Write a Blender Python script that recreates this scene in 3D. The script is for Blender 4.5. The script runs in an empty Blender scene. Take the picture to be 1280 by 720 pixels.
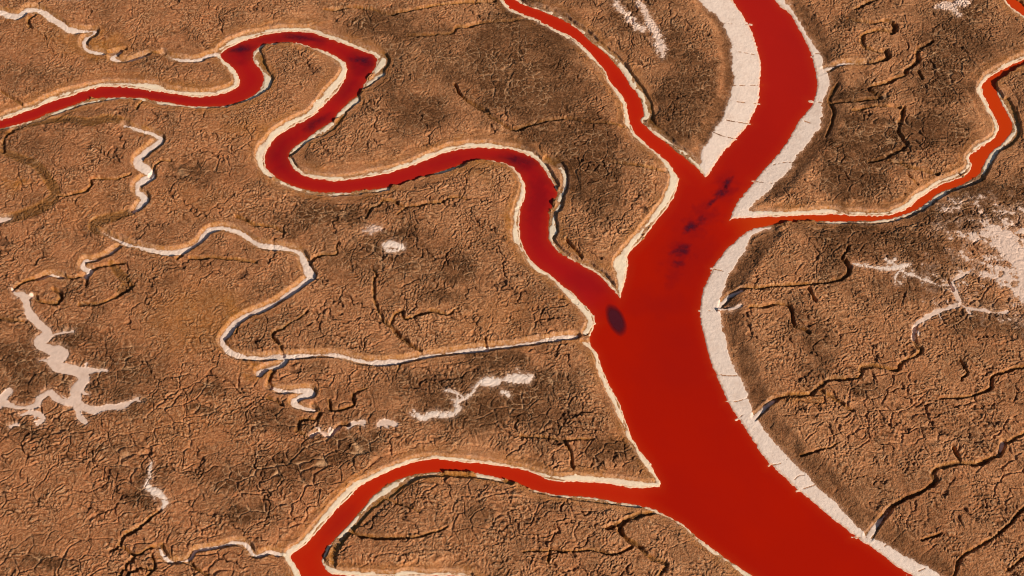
import bpy, math, random
import numpy as np
random.seed(4)
F = np.float32
scene = bpy.context.scene
COL = scene.collection

# ------------------------------------------------------------------ camera
CAM = (0.0, -200.0, 287.0)
FOCAL = 50.0
PITCH = math.atan2(287.0, 200.0)          # angle below the horizon
SP, CP = math.sin(PITCH), math.cos(PITCH)
FPX = FOCAL / 36.0 * 1280.0               # focal length in photograph pixels
cam_d = bpy.data.cameras.new("camera")
cam = bpy.data.objects.new("camera", cam_d)
COL.objects.link(cam)
cam.location = CAM
cam.rotation_euler = (math.pi / 2 - PITCH, 0, 0)
cam_d.lens = FOCAL
cam_d.clip_end = 20000
cam_d.clip_start = 1
scene.camera = cam

def ground_point(u, v):
    """survey pixel -> point on the marsh plane"""
    a = (u - 640.0) / FPX
    b = (360.0 - v) / FPX
    dz = -SP + b * CP
    dy = CP + b * SP
    t = (0.4 - CAM[2]) / dz
    return a * t, CAM[1] + dy * t

# ------------------------------------------------------------------ survey grid
def axis(a, b, step, far):
    core = np.arange(a, b, step)
    out, s, p = [], step, b
    while p < far:
        s = min(s * 1.28, 60); p += s; out.append(p)
    out2, s, p = [], step, a
    while p > -far:
        s = min(s * 1.28, 60); p -= s; out2.append(p)
    return np.array(out2[::-1] + list(core) + out, dtype=np.float64)
xs = axis(-160, 160, 0.155, 2500)
ys = axis(-86, 114, 0.165, 2500)
# nothing behind the camera needs surveying coordinates; keep depth positive
depth_row = np.maximum((ys - CAM[1]) * CP + (CAM[2] - 0.4) * SP, 20.0)
v_row = 360.0 - FPX * ((ys - CAM[1]) * SP - (CAM[2] - 0.4) * CP) / depth_row
X = xs[None, :].astype(F).repeat(len(ys), 0)
Y = ys[:, None].astype(F).repeat(len(xs), 1)
U = (640.0 + FPX * xs[None, :] / depth_row[:, None]).astype(F)
V = v_row[:, None].astype(F).repeat(len(xs), 1)
NY, NX = X.shape
M = 0.2                                    # metres per survey pixel

# ------------------------------------------------------------------ noise
def hsh(i, j, s):
    n = i.astype(np.int32).view(np.uint32) * np.uint32(374761393) + j.astype(np.int32).view(np.uint32) * np.uint32(668265263) + np.uint32((s * 2246822519) & 0xffffffff)
    n = (n ^ (n >> np.uint32(13))) * np.uint32(1274126177)
    n = n ^ (n >> np.uint32(16))
    n = (n ^ (n >> np.uint32(11))) * np.uint32(2654435761)
    n = n ^ (n >> np.uint32(15))
    return (n & np.uint32(0xffffff)).astype(F) / F(0xffffff)
def vnoise(x, y, s):
    xi = np.floor(x); yi = np.floor(y)
    fx = (x - xi); fy = (y - yi)
    fx = fx * fx * fx * (fx * (fx * 6 - 15) + 10); fy = fy * fy * fy * (fy * (fy * 6 - 15) + 10)
    xi = xi.astype(np.int32); yi = yi.astype(np.int32)
    a = hsh(xi, yi, s); b = hsh(xi + 1, yi, s); c = hsh(xi, yi + 1, s); d = hsh(xi + 1, yi + 1, s)
    return ((a + (b - a) * fx) * (1 - fy) + (c + (d - c) * fx) * fy) * 2 - 1
def fbm(x, y, size, octv, s, gain=0.55):
    t = np.zeros_like(x); amp = 1.0; tot = 0.0; f = 1.0 / size
    for k in range(octv):
        ca, sa = math.cos(0.7 * k + s), math.sin(0.7 * k + s)
        t += F(amp) * vnoise((x * ca - y * sa) * F(f), (x * sa + y * ca) * F(f), s + k * 17)
        tot += amp; amp *= gain; f *= 2.03
    return t / F(tot)
def voronoi(x, y, s, jit=0.95, want_id=False):
    """F1, F2 distances and id of a jittered lattice"""
    xi = np.floor(x).astype(np.int32); yi = np.floor(y).astype(np.int32)
    f1 = np.full(x.shape, 9, F); f2 = np.full(x.shape, 9, F)
    cid = np.zeros(x.shape, F) if want_id else None
    for dj in (-1, 0, 1):
        for di in (-1, 0, 1):
            ci = xi + di; cj = yi + dj
            px = ci + F(0.5) + (hsh(ci, cj, s) - F(0.5)) * F(jit)
            py = cj + F(0.5) + (hsh(ci, cj, s + 5) - F(0.5)) * F(jit)
            d = (px - x) ** 2 + (py - y) ** 2
            if want_id: cid = np.where(d < f1, hsh(ci, cj, s + 9), cid)
            nf1 = np.minimum(f1, d)
            f2 = np.minimum(f2, np.maximum(f1, d)); f1 = nf1
    if want_id: return np.sqrt(f1), np.sqrt(f2), cid
    return np.sqrt(f1), np.sqrt(f2)
def sstep(a, b, x):
    t = np.clip((x - a) / (b - a), 0, 1)
    return t * t * (3 - 2 * t)

# ------------------------------------------------------------------ tracing tools
def smooth(pts, n=4):
    """Catmull-Rom through points (any number of components)"""
    P = np.array(pts, float)
    if len(P) < 3:
        return P
    Q = np.vstack([2 * P[0] - P[1], P, 2 * P[-1] - P[-2]])
    out = []
    for i in range(1, len(Q) - 2):
        p0, p1, p2, p3 = Q[i - 1], Q[i], Q[i + 1], Q[i + 2]
        for k in range(n):
            t = k / n
            out.append(0.5 * ((2 * p1) + (-p0 + p2) * t + (2 * p0 - 5 * p1 + 4 * p2 - p3) * t * t
                              + (-p0 + 3 * p1 - 3 * p2 + p3) * t ** 3))
    out.append(Q[-2])
    out = np.array(out)
    if out.shape[1] > 2:
        out[:, 2] = np.maximum(out[:, 2], 0.8)
    return out
def seg_update(field, a, b, ra, rb, R, inside_label=None):
    m = R + max(ra, rb)
    cs = [ground_point(p[0] + sx * m, min(max(p[1] + sy * m, -700), 1400)) for p in (a, b) for sx in (-1, 1) for sy in (-1, 1)]
    x0 = min(c[0] for c in cs); x1 = max(c[0] for c in cs)
    y0 = min(c[1] for c in cs); y1 = max(c[1] for c in cs)
    i0, i1 = np.searchsorted(xs, (x0, x1)); j0, j1 = np.searchsorted(ys, (y0, y1))
    if i1 <= i0 or j1 <= j0:
        return
    u = U[j0:j1, i0:i1]; v = V[j0:j1, i0:i1]
    dx, dy = b[0] - a[0], b[1] - a[1]
    L = dx * dx + dy * dy + 1e-6
    t = np.clip(((u - a[0]) * dx + (v - a[1]) * dy) / L, 0, 1).astype(F)
    d = np.sqrt((u - a[0] - t * dx) ** 2 + (v - a[1] - t * dy) ** 2) - (ra + (rb - ra) * t)
    np.minimum(field[j0:j1, i0:i1], d, out=field[j0:j1, i0:i1])
BIG = 60.0
def stroke_field(strokes, R=30.0, grow=0.0, field=None, n=4):
    f = np.full((NY, NX), BIG, F) if field is None else field
    for s in strokes:
        P = smooth(s, n)
        for a, b in zip(P[:-1], P[1:]):
            seg_update(f, a, b, a[2] / 2 + grow, b[2] / 2 + grow, R)
    return f
def poly_field(poly, R=40.0):
    f = np.full((NY, NX), BIG, F)
    P = np.array(poly, float)
    n = len(P)
    for k in range(n):
        a, b = P[k], P[(k + 1) % n]
        if max(abs(a[0] - b[0]), abs(a[1] - b[1])) > 60:
            m = int(max(abs(a[0] - b[0]), abs(a[1] - b[1])) / 40) + 1
            for q in range(m):
                seg_update(f, a + (b - a) * q / m, a + (b - a) * (q + 1) / m, 0, 0, R)
        else:
            seg_update(f, a, b, 0, 0, R)
    ins = np.zeros((NY, NX), bool)
    px, py = P[:, 0], P[:, 1]; qx, qy = np.roll(px, -1), np.roll(py, -1)
    for j in range(NY):
        v = v_row[j]
        hit = (py > v) != (qy > v)
        if not hit.any():
            continue
        c = np.sort(px[hit] + (v - py[hit]) / (qy[hit] - py[hit]) * (qx[hit] - px[hit]))
        for k in range(0, len(c) - 1, 2):
            i0, i1 = np.searchsorted(U[j], (c[k], c[k + 1]))
            ins[j, i0:i1] = True
    return np.where(ins, -f, f)

# ------------------------------------------------------------------ survey: water outlines
main_left = [(800,-330),(860,-160),(900,-50),(917,0),(930,20),(937,32),(944,50),(949,68),(951,85),(950,105),(948,125),(936,153),(915,178),(900,195),(887,215),(881,221)]
main_left2 = [(849,222),(846,237),(837,255),(825,270),(812,287),(800,302),(786,317),(785,335),(781,352),(775,371)]
main_left3 = [(742,408),(738,420),(739,431),(747,442),(753,460),(763,482),(775,505),(786,537),(800,562),(812,577),(820,592),(826,603)]
main_left4 = [(820,636),(855,656),(870,669),(890,684),(910,698),(932,713),(965,735),(1030,790),(1110,880),(1180,1000)]
main_right = [(860,-330),(920,-120),(950,-50),(970,0),(987,15),(997,32),(1007,50),(1014,65),(1017,77),(1020,90),(1022,100),(1020,117),(1014,132),(1002,147),(992,162),(982,180),(970,195),(959,206),(940,230),(922,252),(912,275)]
main_right2 = [(922,297),(905,315),(892,332),(884,352),(879,362),(876,385),(877,405),(882,427),(890,455),(900,477),(910,500),(922,520),(932,535),(942,550),(958,573),(985,600),(1005,617),(1032,640),(1060,662),(1092,685),(1115,702),(1140,719),(1220,772),(1330,870),(1420,1000)]
def S2(p): return [tuple(q) for q in smooth(p, 4)]
MAIN = S2(main_left) + S2(main_left2) + S2(main_left3) + S2(main_left4) + (S2(main_right) + S2(main_right2))[::-1]

um_left = [(520,-150),(590,-45),(632,2),(640,10),(665,20),(690,33),(715,45),(735,62),(747,75),(757,87),(763,100),(775,115),(782,125),(786,145),(791,160),(806,177),(822,190),(835,202),(849,222)]
um_right = [(535,-150),(600,-45),(640,-3),(672,11),(700,23),(722,36),(735,49),(752,62),(767,77),(780,92),(787,105),(797,117),(802,130),(805,142),(800,150),(812,162),(830,176),(845,188),(860,200),(875,213),(890,230)]
UPPER = S2(um_left) + [(870,250)] + S2(um_right)[::-1]

lt_up = [(-330,300),(-160,215),(-60,172),(0,150),(37,137),(62,126),(87,119),(112,111),(140,107),(175,110),(212,116),(250,120),(275,117),(294,110),(299,100),(295,87),(283,77),(276,67),(295,54),(320,46),(345,40),(382,39),(407,46),(432,55),(450,62),(465,67),(471,75),(467,85),(457,100),(450,114),(437,125),(422,140),(415,150),(395,162),(380,174),(368,182),(361,190),(361,200),(372,214),(392,222),(420,225),(445,222),(482,216),(520,204),(550,192),(582,185),(615,184),(640,186),(652,190),(666,196),(677,207),(689,225),(696,240),(691,252),(686,267),(685,285),(685,297),(690,304),(700,316),(720,327),(735,335),(748,343),(763,358),(775,371)]
lt_lo = [(-330,312),(-160,226),(-60,182),(0,159),(30,152),(55,142),(87,131),(117,122),(162,120),(200,125),(237,131),(275,131),(300,126),(320,115),(329,101),(327,88),(318,78),(316,68),(320,60),(332,54),(365,52),(395,59),(420,69),(433,80),(432,97),(420,115),(405,130),(390,145),(370,155),(350,167),(340,177),(334,186),(331,196),(333,208),(345,220),(365,230),(390,237),(420,239),(457,236),(495,231),(525,221),(557,211),(580,203),(600,199),(620,200),(636,204),(650,217),(656,230),(656,245),(651,262),(649,280),(652,302),(662,322),(672,332),(692,345),(705,357),(715,363),(726,376),(740,390),(744,402)]
LEFT = S2(lt_up) + [(790,395),(765,415)] + S2(lt_lo)[::-1]

bt_up = [(826,608),(790,609),(760,604),(740,602),(722,601),(700,601),(680,597),(667,590),(640,584),(607,579),(570,576),(540,573),(520,576),(495,585),(470,596),(450,607),(435,622),(420,637),(402,657),(387,675),(375,685),(363,695),(369,705),(376,718),(380,740),(370,800),(340,900)]
bt_lo = [(820,636),(800,631),(770,626),(740,620),(695,617),(667,611),(640,601),(610,593),(590,590),(557,588),(520,591),(495,599),(475,610),(462,623),(452,636),(442,647),(430,660),(415,675),(405,690),(403,702),(412,716),(440,719),(500,721),(560,719),(585,721),(600,727),(540,735),(440,738),(412,745),(400,800),(375,900)]
BOTTOM = [(845,640),(845,600)] + S2(bt_up) + S2(bt_lo)[::-1]

rt_up = [(905,277),(915,273),(935,271),(960,270),(992,269),(1035,267),(1080,269),(1110,268),(1132,261),(1145,251),(1160,240),(1177,230),(1205,220),(1215,207),(1213,195),(1225,184),(1242,173),(1249,160),(1245,147),(1237,132),(1230,117),(1228,107),(1236,97),(1256,85),(1280,73),(1330,50),(1420,30),(1600,-20)]
rt_lo = [(905,315),(922,297),(940,286),(960,280),(985,277),(1010,275),(1060,275),(1110,272),(1140,263),(1160,251),(1177,238),(1200,230),(1222,218),(1230,204),(1239,189),(1255,176),(1265,160),(1262,145),(1253,130),(1247,117),(1245,107),(1250,98),(1266,88),(1282,80),(1330,58),(1420,40),(1600,-8)]
RIGHT = S2(rt_up) + S2(rt_lo)[::-1] + [(890,300)]
corner_line = [(1228,-60,10),(1250,-22,11),(1263,-3,11),(1273,7,11),(1290,16,10),(1330,25,10),(1420,10,10)]

WATERS = [('river_channel', 'deep red main channel, the widest, crossing from top to bottom', MAIN),
          ('tributary_channel', 'narrow red creek joining the river from the top centre', UPPER),
          ('tributary_channel', 'long meandering crimson creek from the left edge', LEFT),
          ('tributary_channel', 'curved red creek joining from the bottom left', BOTTOM),
          ('tributary_channel', 'thin orange red creek joining from the right edge', RIGHT)]

# ------------------------------------------------------------------ survey: salt
A_out = [(775,-330),(830,-160),(862,-40),(877,0),(890,12),(900,25),(907,40),(914,55),(916,72),(917,92),(915,112),(910,130),(902,150),(891,167),(883,180),(879,186),(877,200),(873,208)]
bankA = S2(A_out) + [(876,216),(884,224),(900,205),(925,178),(960,150),(970,90),(960,40),(935,0),(915,-60),(880,-160),(830,-330)]
B_out = [(880,-330),(935,-120),(965,-50),(980,0),(988,6),(993,17),(1001,30),(1011,47),(1021,60),(1028,72),(1027,82),(1035,92),(1035,105),(1030,125),(1027,140),(1025,155),(1016,170),(1008,181),(995,192),(989,207),(975,222),(962,235),(950,247),(938,256),(937,264),(960,265)]
bankB = S2(B_out) + [(960,271),(905,277),(900,262),(930,220),(985,140),(1005,95),(985,30),(950,0),(930,-60),(890,-160),(840,-330)]
C_out = [(963,284),(945,290),(938,297),(932,310),(920,330),(910,345),(904,358),(901,368),(900,385),(902,405),(907,427),(917,455),(927,477),(936,500),(940,516),(949,529),(962,545),(980,567),(1005,592),(1022,610),(1045,632),(1065,648),(1085,668),(1105,680),(1135,697),(1160,710),(1180,722),(1270,772),(1370,860),(1460,1000)]
bankC = S2(C_out) + [(1400,1000),(1300,870),(1200,775),(1120,722),(1040,665),(960,595),(910,530),(870,440),(865,360),(900,300),(935,283)]

BG = 'salt crusts along the banks of the red creeks'
CG = 'dry creek beds lined with salt'
PG = 'salt patches lying out on the mud'
SALT = [
 # name, label, category, group, kind, strokes, polygon
 ('salt_bank', 'broad pale salt bank left of the main river at the top of the picture', 'salt bank', BG, 'wide', [], bankA),
 ('salt_bank', 'wide white salt bank right of the main river above the right hand creek', 'salt bank', BG, 'wide', [], bankB),
 ('salt_bank', 'long curved white salt bank right of the main river below the right hand creek', 'salt bank', BG, 'wide', [], bankC),
 ('salt_bank', 'thin salt crust left of the main river between the dry creek mouth and lower creek', 'salt bank', BG, 'bank',
   [[(728,427,4),(738,433,5),(744,443,6),(749,460,6),(758,482,6),(770,505,6),(782,535,6),(797,562,6),(808,578,6),(818,592,7),(825,603,8)]], None),
 ('salt_bank', 'bright salt crust along the upper side of the curved bottom left creek', 'salt bank', BG, 'bank',
   [[(822,606,9),(790,604,7),(760,600,8),(740,598,7),(722,597,8),(700,597,6),(680,593,7),(670,589,5),(640,582,4),(607,577,4),(570,573,4),(540,571,4),(520,573,4),(495,582,5),(470,593,5),(448,604,7),(431,618,8),(416,634,8),(398,654,8),(384,671,8),(372,682,7),(360,691,7)]], None),
 ('salt_bank', 'ragged cream salt crust left of the meandering creek just before it joins the river', 'salt bank', BG, 'bank',
   [[(598,196,4),(620,196,5),(634,201,5),(644,209,6),(652,220,7),(654,232,7),(651,247,8),(645,265,9),(644,280,7),(645,295,9),(651,310,5),(661,325,6),(673,335,7),(692,348,6),(702,358,7),(711,367,8),(722,378,8),(736,395,9),(738,407,10),(731,416,7)]], None),
 ('salt_bank', 'thin salt line under the bottom of the big left hand meander loop', 'salt bank', BG, 'bank',
   [[(345,224,5),(365,233,4),(390,240,4),(420,242,4),(457,239,4),(485,235,3)]], None),
 ('salt_bank', 'short thin salt line under the rising middle stretch of the meandering creek', 'salt bank', BG, 'bank',
   [[(535,219,2),(557,213,4),(577,205,4)]], None),
 ('salt_bank', 'white salt crust wrapping the outside of the left meander bend and its inner loop', 'salt bank', BG, 'bank',
   [[(338,218,6),(329,212,7),(325,202,8),(325,190,9),(332,180,8),(340,170,9),(352,161,9),(370,149,8),(387,141,7),(402,126,10),(415,110,11),(427,95,8),(430,82,8),(418,70,7),(395,58,5),(365,51,4),(335,52,4),(324,59,7),(316,70,6)]], None),
 ('salt_bank', 'salt lobe on the outer elbow of the small bend between two meander loops', 'salt bank', BG, 'bank',
   [[(320,76,6),(324,84,6),(333,97,10),(333,107,9),(325,115,6),(312,123,4)]], None),
 ('salt_bank', 'thin salt line along the lower side of the creek leaving the left edge', 'salt bank', BG, 'bank',
   [[(308,124,4),(287,131,4),(250,133,4),(212,129,4),(175,123,4),(150,121,4),(100,130,4),(50,147,4),(0,161,3),(-60,184,3),(-160,228,4)]], None),
 ('salt_bank', 'cream salt crust along the upper side of the creek leaving the left edge', 'salt bank', BG, 'bank',
   [[(-160,212,6),(-60,170,6),(0,147,6),(37,134,6),(62,123,6),(87,115,6),(112,108,5),(140,104,6),(175,106,6),(195,109,7),(212,113,6),(250,117,5),(275,114,5),(292,107,7),(296,98,7),(290,86,7),(280,77,6),(273,68,6)]], None),
 ('salt_bank', 'thin salt crust along the top of the uppermost meander loop', 'salt bank', BG, 'bank',
   [[(275,61,6),(290,52,7),(320,42,6),(345,37,4),(382,36,4),(407,43,4),(432,52,4),(450,59,4),(466,65,4),(474,70,4)]], None),
 ('salt_bank', 'white salt pocket at the right elbow of the uppermost meander loop', 'salt bank', BG, 'bank', [[(479,74,7),(476,81,9),(470,88,5)]], None),
 ('salt_bank', 'small salt shelf just below the right elbow of the uppermost meander', 'salt bank', BG, 'bank', [[(478,93,4),(465,101,5),(457,107,4)]], None),
 ('salt_bank', 'salt lens halfway down the shaded right side of the uppermost meander', 'salt bank', BG, 'bank', [[(446,124,6),(440,129,7),(427,138,8),(420,145,4)]], None),
 ('salt_bank', 'salt crust on the lowest part of the shaded right side of the uppermost meander', 'salt bank', BG, 'bank', [[(414,155,7),(407,160,7),(395,167,7),(380,176,5),(370,184,9),(364,190,7)]], None),
 ('salt_bank', 'long cream salt crust along the top of the middle stretch of the meandering creek', 'salt bank', BG, 'bank',
   [[(362,200,6),(366,208,8),(375,216,8),(390,220,7),(420,223,5),(450,219,5),(482,213,6),(507,206,6),(532,196,6),(557,186,6),(582,181,5),(607,181,6),(630,183,5),(652,187,5),(668,194,4),(680,206,4),(688,219,5),(697,232,4)]], None),
 ('salt_bank', 'crumbling salt strip under the shaded bank right of the meandering creek', 'salt bank', BG, 'bank',
   [[(700,209,6),(706,220,7),(705,235,8),(700,247,9),(700,258,7),(692,267,7),(691,280,10),(691,290,12),(689,300,9),(697,312,6),(708,321,6),(722,328,6),(740,336,7),(752,345,7),(762,355,6),(771,366,5)]], None),
 ('salt_bank', 'bright salt bank left of the river ending in a white point between two channels', 'salt bank', BG, 'bank',
   [[(822,191,4),(831,200,7),(840,211,10),(843,225,12),(836,243,10),(826,260,9),(811,278,8),(799,292,8),(787,307,9),(780,318,12),(776,330,19),(776,342,14),(776,355,8),(775,367,5)]], None),
 ('salt_bank', 'thin bright salt line left of the narrow creek at the top centre', 'salt bank', BG, 'bank',
   [[(585,-50,4),(630,4,4),(640,12,4),(665,22,4),(690,35,4),(703,41,5),(722,54,4),(740,71,5),(751,83,4),(759,97,4),(771,113,5),(779,126,5),(783,142,6),(785,156,5),(795,170,5),(806,179,4),(820,190,4)]], None),
 ('salt_bank', 'lumpy salt crust right of the narrow creek at the top centre', 'salt bank', BG, 'bank',
   [[(604,-50,5),(650,2,6),(672,10,4),(700,20,6),(715,31,5),(735,44,7),(748,56,4),(766,71,5),(776,82,7),(788,100,10),(794,110,7),(803,121,9),(806,134,8),(808,145,7),(803,151,4),(820,166,5),(837,177,5),(848,186,5),(862,196,6),(872,206,7),(878,215,9)]], None),
 ('salt_bank', 'fine cream salt line along the upper side of the right hand creek', 'salt bank', BG, 'bank',
   [[(937,266,6),(980,266,5),(1010,265,5),(1035,263,5),(1060,265,4),(1090,266,4),(1110,265,4),(1130,258,5),(1144,247,8),(1159,236,6),(1175,226,5),(1200,216,5),(1211,206,6),(1210,195,5),(1222,182,6),(1240,173,6),(1246,162,5),(1242,147,5),(1234,132,5),(1226,117,5),(1224,108,5),(1234,95,5),(1255,82,5),(1280,70,5),(1330,47,5),(1420,27,5)]], None),
 ('salt_bank', 'bluish shaded salt crust along the lower side of the right hand creek', 'salt bank', BG, 'bank',
   [[(1248,116,3),(1255,130,5),(1264,147,5),(1270,161,5),(1259,175,6),(1243,190,8),(1234,205,8),(1228,218,5),(1210,229,5),(1180,240,7),(1162,253,8),(1140,265,8),(1110,274,6),(1085,277,5),(1060,277,4),(1022,277,3)]], None),
 ('salt_bank', 'salt line along the bottom edge below the mud peninsula', 'salt bank', BG, 'bank',
   [[(402,700,7),(405,707,9),(413,713,8),(430,715,5),(460,717,4),(495,718,5),(512,715,6),(532,717,5),(570,716,5),(588,719,4)]], None),
 ('salt_bank', 'shaded grey salt crust under the inner bank of the curved bottom left creek', 'salt bank', BG, 'bank',
   [[(405,694,5),(411,681,6),(427,667,6),(434,660,5),(450,643,6),(457,634,6),(470,620,8),(485,611,9),(500,602,7),(520,594,6),(545,591,5)]], None),
 ('salt_bank', 'short salt line on the lower bank near the middle of the bottom left creek', 'salt bank', BG, 'bank', [[(598,594,5),(625,599,5)]], None),
 ('salt_bank', 'thin salt line on the lower bank where the bottom left creek meets the river', 'salt bank', BG, 'bank', [[(668,612,5),(683,615,6),(700,619,4),(740,622,3),(765,627,4),(800,632,4)]], None),
 ('salt_bank', 'thin salt line left of the river at the bottom of the picture', 'salt bank', BG, 'bank',
   [[(808,633,5),(822,638,7),(838,646,5),(855,656,5),(870,670,5),(890,686,6),(910,701,6),(930,715,6),(955,732,6),(1025,793,6)]], None),
 ('salt_bank', 'salt spur on the left point where the curved bottom left creek turns down', 'salt bank', BG, 'bank',
   [[(352,692,6),(360,696,8),(365,705,9),(371,718,9),(374,740,8)]], None),
 ('salt_bank', 'curved salt edge around the red creek in the top right corner', 'salt bank', BG, 'bank',
   [[(1221,-60,5),(1243,-22,5),(1256,-3,5),(1268,11,5),(1288,22,5),(1330,31,5)]], None),
 # dry creek beds
 ('salt_creek_bed', 'crooked dry salt creek at the top left corner reaching the uppermost meander', 'dry creek', CG, 'creek',
   [[(-60,0,6),(0,16,7),(12,20,8),(25,21,7),(35,13,7),(50,14,8),(62,22,8),(75,30,8),(87,38,8),(105,39,5),(120,40,6),(110,47,8),(105,57,8),(112,64,6),(130,67,3)],
    [(150,65,5),(143,70,7),(142,74,8),(160,76,3),(187,68,2.5)],[(203,67,3),(215,73,5),(232,76,4),(250,75,5),(260,70,5),(272,67,5)]], None),
 ('salt_creek_bed', 'flat pale dry creek bed winding down between mud banks at the upper left', 'dry creek', CG, 'creek',
   [[(156,157,5),(175,164,5),(192,169,7),(202,175,7),(195,182,10),(182,192,10),(172,204,11),(184,214,12),(190,221,10),(175,230,10),(172,240,10),(181,249,12),(174,260,8),(167,265,3)]], None),
 ('salt_creek_bed', 'long white dry creek looping down from the left and ending at the river bank', 'dry creek', CG, 'creek',
   [[(130,291,3),(145,299,4),(157,305,7),(175,310,6),(195,315,6),(217,317,7),(237,311,6),(250,302,6),(260,290,8),(275,286,7),(295,289,7),(307,296,8),(320,305,9),(334,309,8),(352,311,7),(374,317,9),(380,327,12),(385,340,12),(389,347,10),(377,357,7),(365,366,7),(345,379,7),(325,389,7),(317,391,7),(297,402,8),(285,416,10),(278,427,8),(285,439,8),(300,446,8),(320,448,7),(345,447,7),(370,446,7),(407,444,6),(427,446,6),(445,451,8),(462,454,8),(482,454,8),(507,451,7),(532,446,5),(557,442,5),(595,438,7),(620,435,6),(640,433,5),(665,429,6),(690,425,6),(710,422,6),(722,420,5)]], None),
 ('salt_creek_bed', 'thin broken salt thread linking the long white creek to the wide bed at far left', 'dry creek', CG, 'creek',
   [[(150,309,4),(135,319,4),(117,326,4),(107,327,6),(104,334,7),(113,340,7),(107,346,4)],[(80,347,3),(72,345,5),(62,344,4),(48,350,2.5)]], None),
 ('salt_creek_bed', 'wide zigzag bed of white salt at the far left with forked tips', 'dry creek', CG, 'shallow',
   [[(15,362,3),(20,369,5),(30,372,8),(35,385,9),(40,397,10),(50,407,11),(60,419,14),(50,429,17),(54,435,13),(76,441,16),(79,447,13),(67,455,15),(76,461,13),(95,465,14),(105,475,14),(102,482,15),(95,490,14),(96,502,11),(82,504,8),(70,498,9),(62,492,9),(50,500,9),(45,509,7),(25,511,6),(10,507,8),(-5,502,13),(-60,490,10)],
    [(65,421,6),(78,418,3),(92,416,2)],[(100,465,9),(117,465,5),(135,465,2)],[(96,502,9),(105,510,8),(120,515,8),(135,511,6),(152,510,6),(165,504,4),(173,500,3)],[(95,508,6),(100,522,6),(108,530,5)],
    [(12,491,8),(4,500,10)],[(27,520,3),(42,517,5),(55,524,5),(48,532,4)],[(22,532,4),(14,535,3)]], None),
 ('salt_creek_bed', 'small tight S shaped salt creek just below the long white creek', 'dry creek', CG, 'creek',
   [[(357,450,6),(352,457,7),(335,461,6),(325,467,10)],[(336,484,5),(350,489,6),(370,489,6),(387,488,7),(391,493,8),(376,497,7),(366,504,8),(380,511,5),(392,513,5)]], None),
 ('salt_creek_bed', 'short worm like salt thread in rough mud below the small S shaped creek', 'dry creek', CG, 'shallow',
   [[(436,536,3),(442,531,4),(455,530,4)],[(473,534,3),(482,529,5),(496,533,4)],[(388,546,2.5),(400,542,3),(412,545,3),(424,534,3)]], None),
 ('salt_creek_bed', 'hooked salt creek running west from the bottom left red creek', 'dry creek', CG, 'creek',
   [[(348,692,6),(336,690,6),(324,695,6),(316,693,6),(311,685,8),(303,679,8),(290,679,6),(270,684,5),(245,689,4),(236,700,4),(215,702,5),(205,695,8),(200,687,6)]], None),
 ('salt_creek_bed', 'branching salt creek draining the white flat on the right side', 'dry creek', CG, 'shallow',
   [[(1213,340,2.5),(1200,347,4),(1190,354,4),(1191,362,5),(1195,372,5.5),(1199,381,6),(1186,387,5.5),(1170,392,6),(1155,401,5),(1143,409,4.5),(1141,425,3)],[(1200,383,4),(1212,388,3),(1230,390,3.5),(1243,393,2.5),(1258,392,3.5)]], None),
 ('salt_creek_bed', 'pale salt mouth of the gully cutting the mud at the lower right', 'dry creek', CG, 'creek',
   [[(1086,670,9),(1091,663,7),(1100,651,6),(1110,640,5)]], None),
 ('salt_creek_bed', 'small salt pocket in the gully near the right edge', 'dry creek', CG, 'creek', [[(1253,556,6),(1250,565,4)]], None),
 ('salt_creek_bed', 'hooked salt inlet halfway down the right bank of the river', 'dry creek', CG, 'creek', [[(930,536,7),(940,524,6),(954,511,5),(966,502,4)]], None),
 ('salt_creek_bed', 'upper of two thin salt inlets cutting the right river bank', 'dry creek', CG, 'creek', [[(898,383,5),(905,376,4),(913,369,4),(928,363,3)]], None),
 ('salt_creek_bed', 'lower of two thin salt inlets cutting the right river bank', 'dry creek', CG, 'shallow', [[(898,388,3),(912,388,3),(926,385,2.5)]], None),
 ('salt_creek_bed', 'thin orange tinged salt inlet entering the river at the upper right', 'dry creek', CG, 'creek', [[(1019,91,4),(1028,88,4),(1036,85,4),(1055,80,3.5),(1082,80,3)]], None),
 ('salt_creek_bed', 'short faint salt trace in the dark gully at the left edge', 'dry creek', CG, 'shallow', [[(-10,279,7),(0,277,6),(14,274,4)]], None),
 # patches
 ('salt_patch', 'two white salt pans beaded on a winding salt thread in dark mud', 'salt patch', PG, 'flat',
   [[(602,480,9),(612,479,13),(621,479,10)],[(624,478,3),(632,477,8),(648,476,14),(660,476,11),(665,474,4)],[(598,482,5),(590,494,6),(580,501,6),(571,506,6),(572,515,9),(560,521,7),(540,520,8),(528,525,8),(517,514,3)],[(582,500,4),(566,492,5),(557,490,3)],[(572,500,4),(570,508,4)]], None),
 ('salt_patch', 'tiny salt fleck below the larger beaded salt pan', 'salt patch', PG, 'flat', [[(629,493,6),(636,497,7)]], None),
 ('salt_patch', 'small bright cracked salt patch in dark mud inside the middle creek bend', 'salt patch', PG, 'flat', [[(482,310,8),(490,308,10),(503,312,9)],[(484,316,6),(498,316,5)]], None),
 ('salt_patch', 'faint pinkish salt patch just above the small bright cracked one', 'salt patch', PG, 'faint', [[(456,291,6),(465,290,10),(476,289,5)]], None),
 ('salt_patch', 'left of two parallel salt streaks at the top', 'salt patch', PG, 'rough', [[(745,-30,4),(763,-2,5),(772,10,6),(785,24,8),(797,36,8),(802,40,5)]], None),
 ('salt_patch', 'right and longer of two parallel salt streaks at the top', 'salt patch', PG, 'rough', [[(780,-30,4),(795,0,5),(804,15,6),(813,31,9),(821,48,11),(826,62,12),(828,74,5)]], None),
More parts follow.
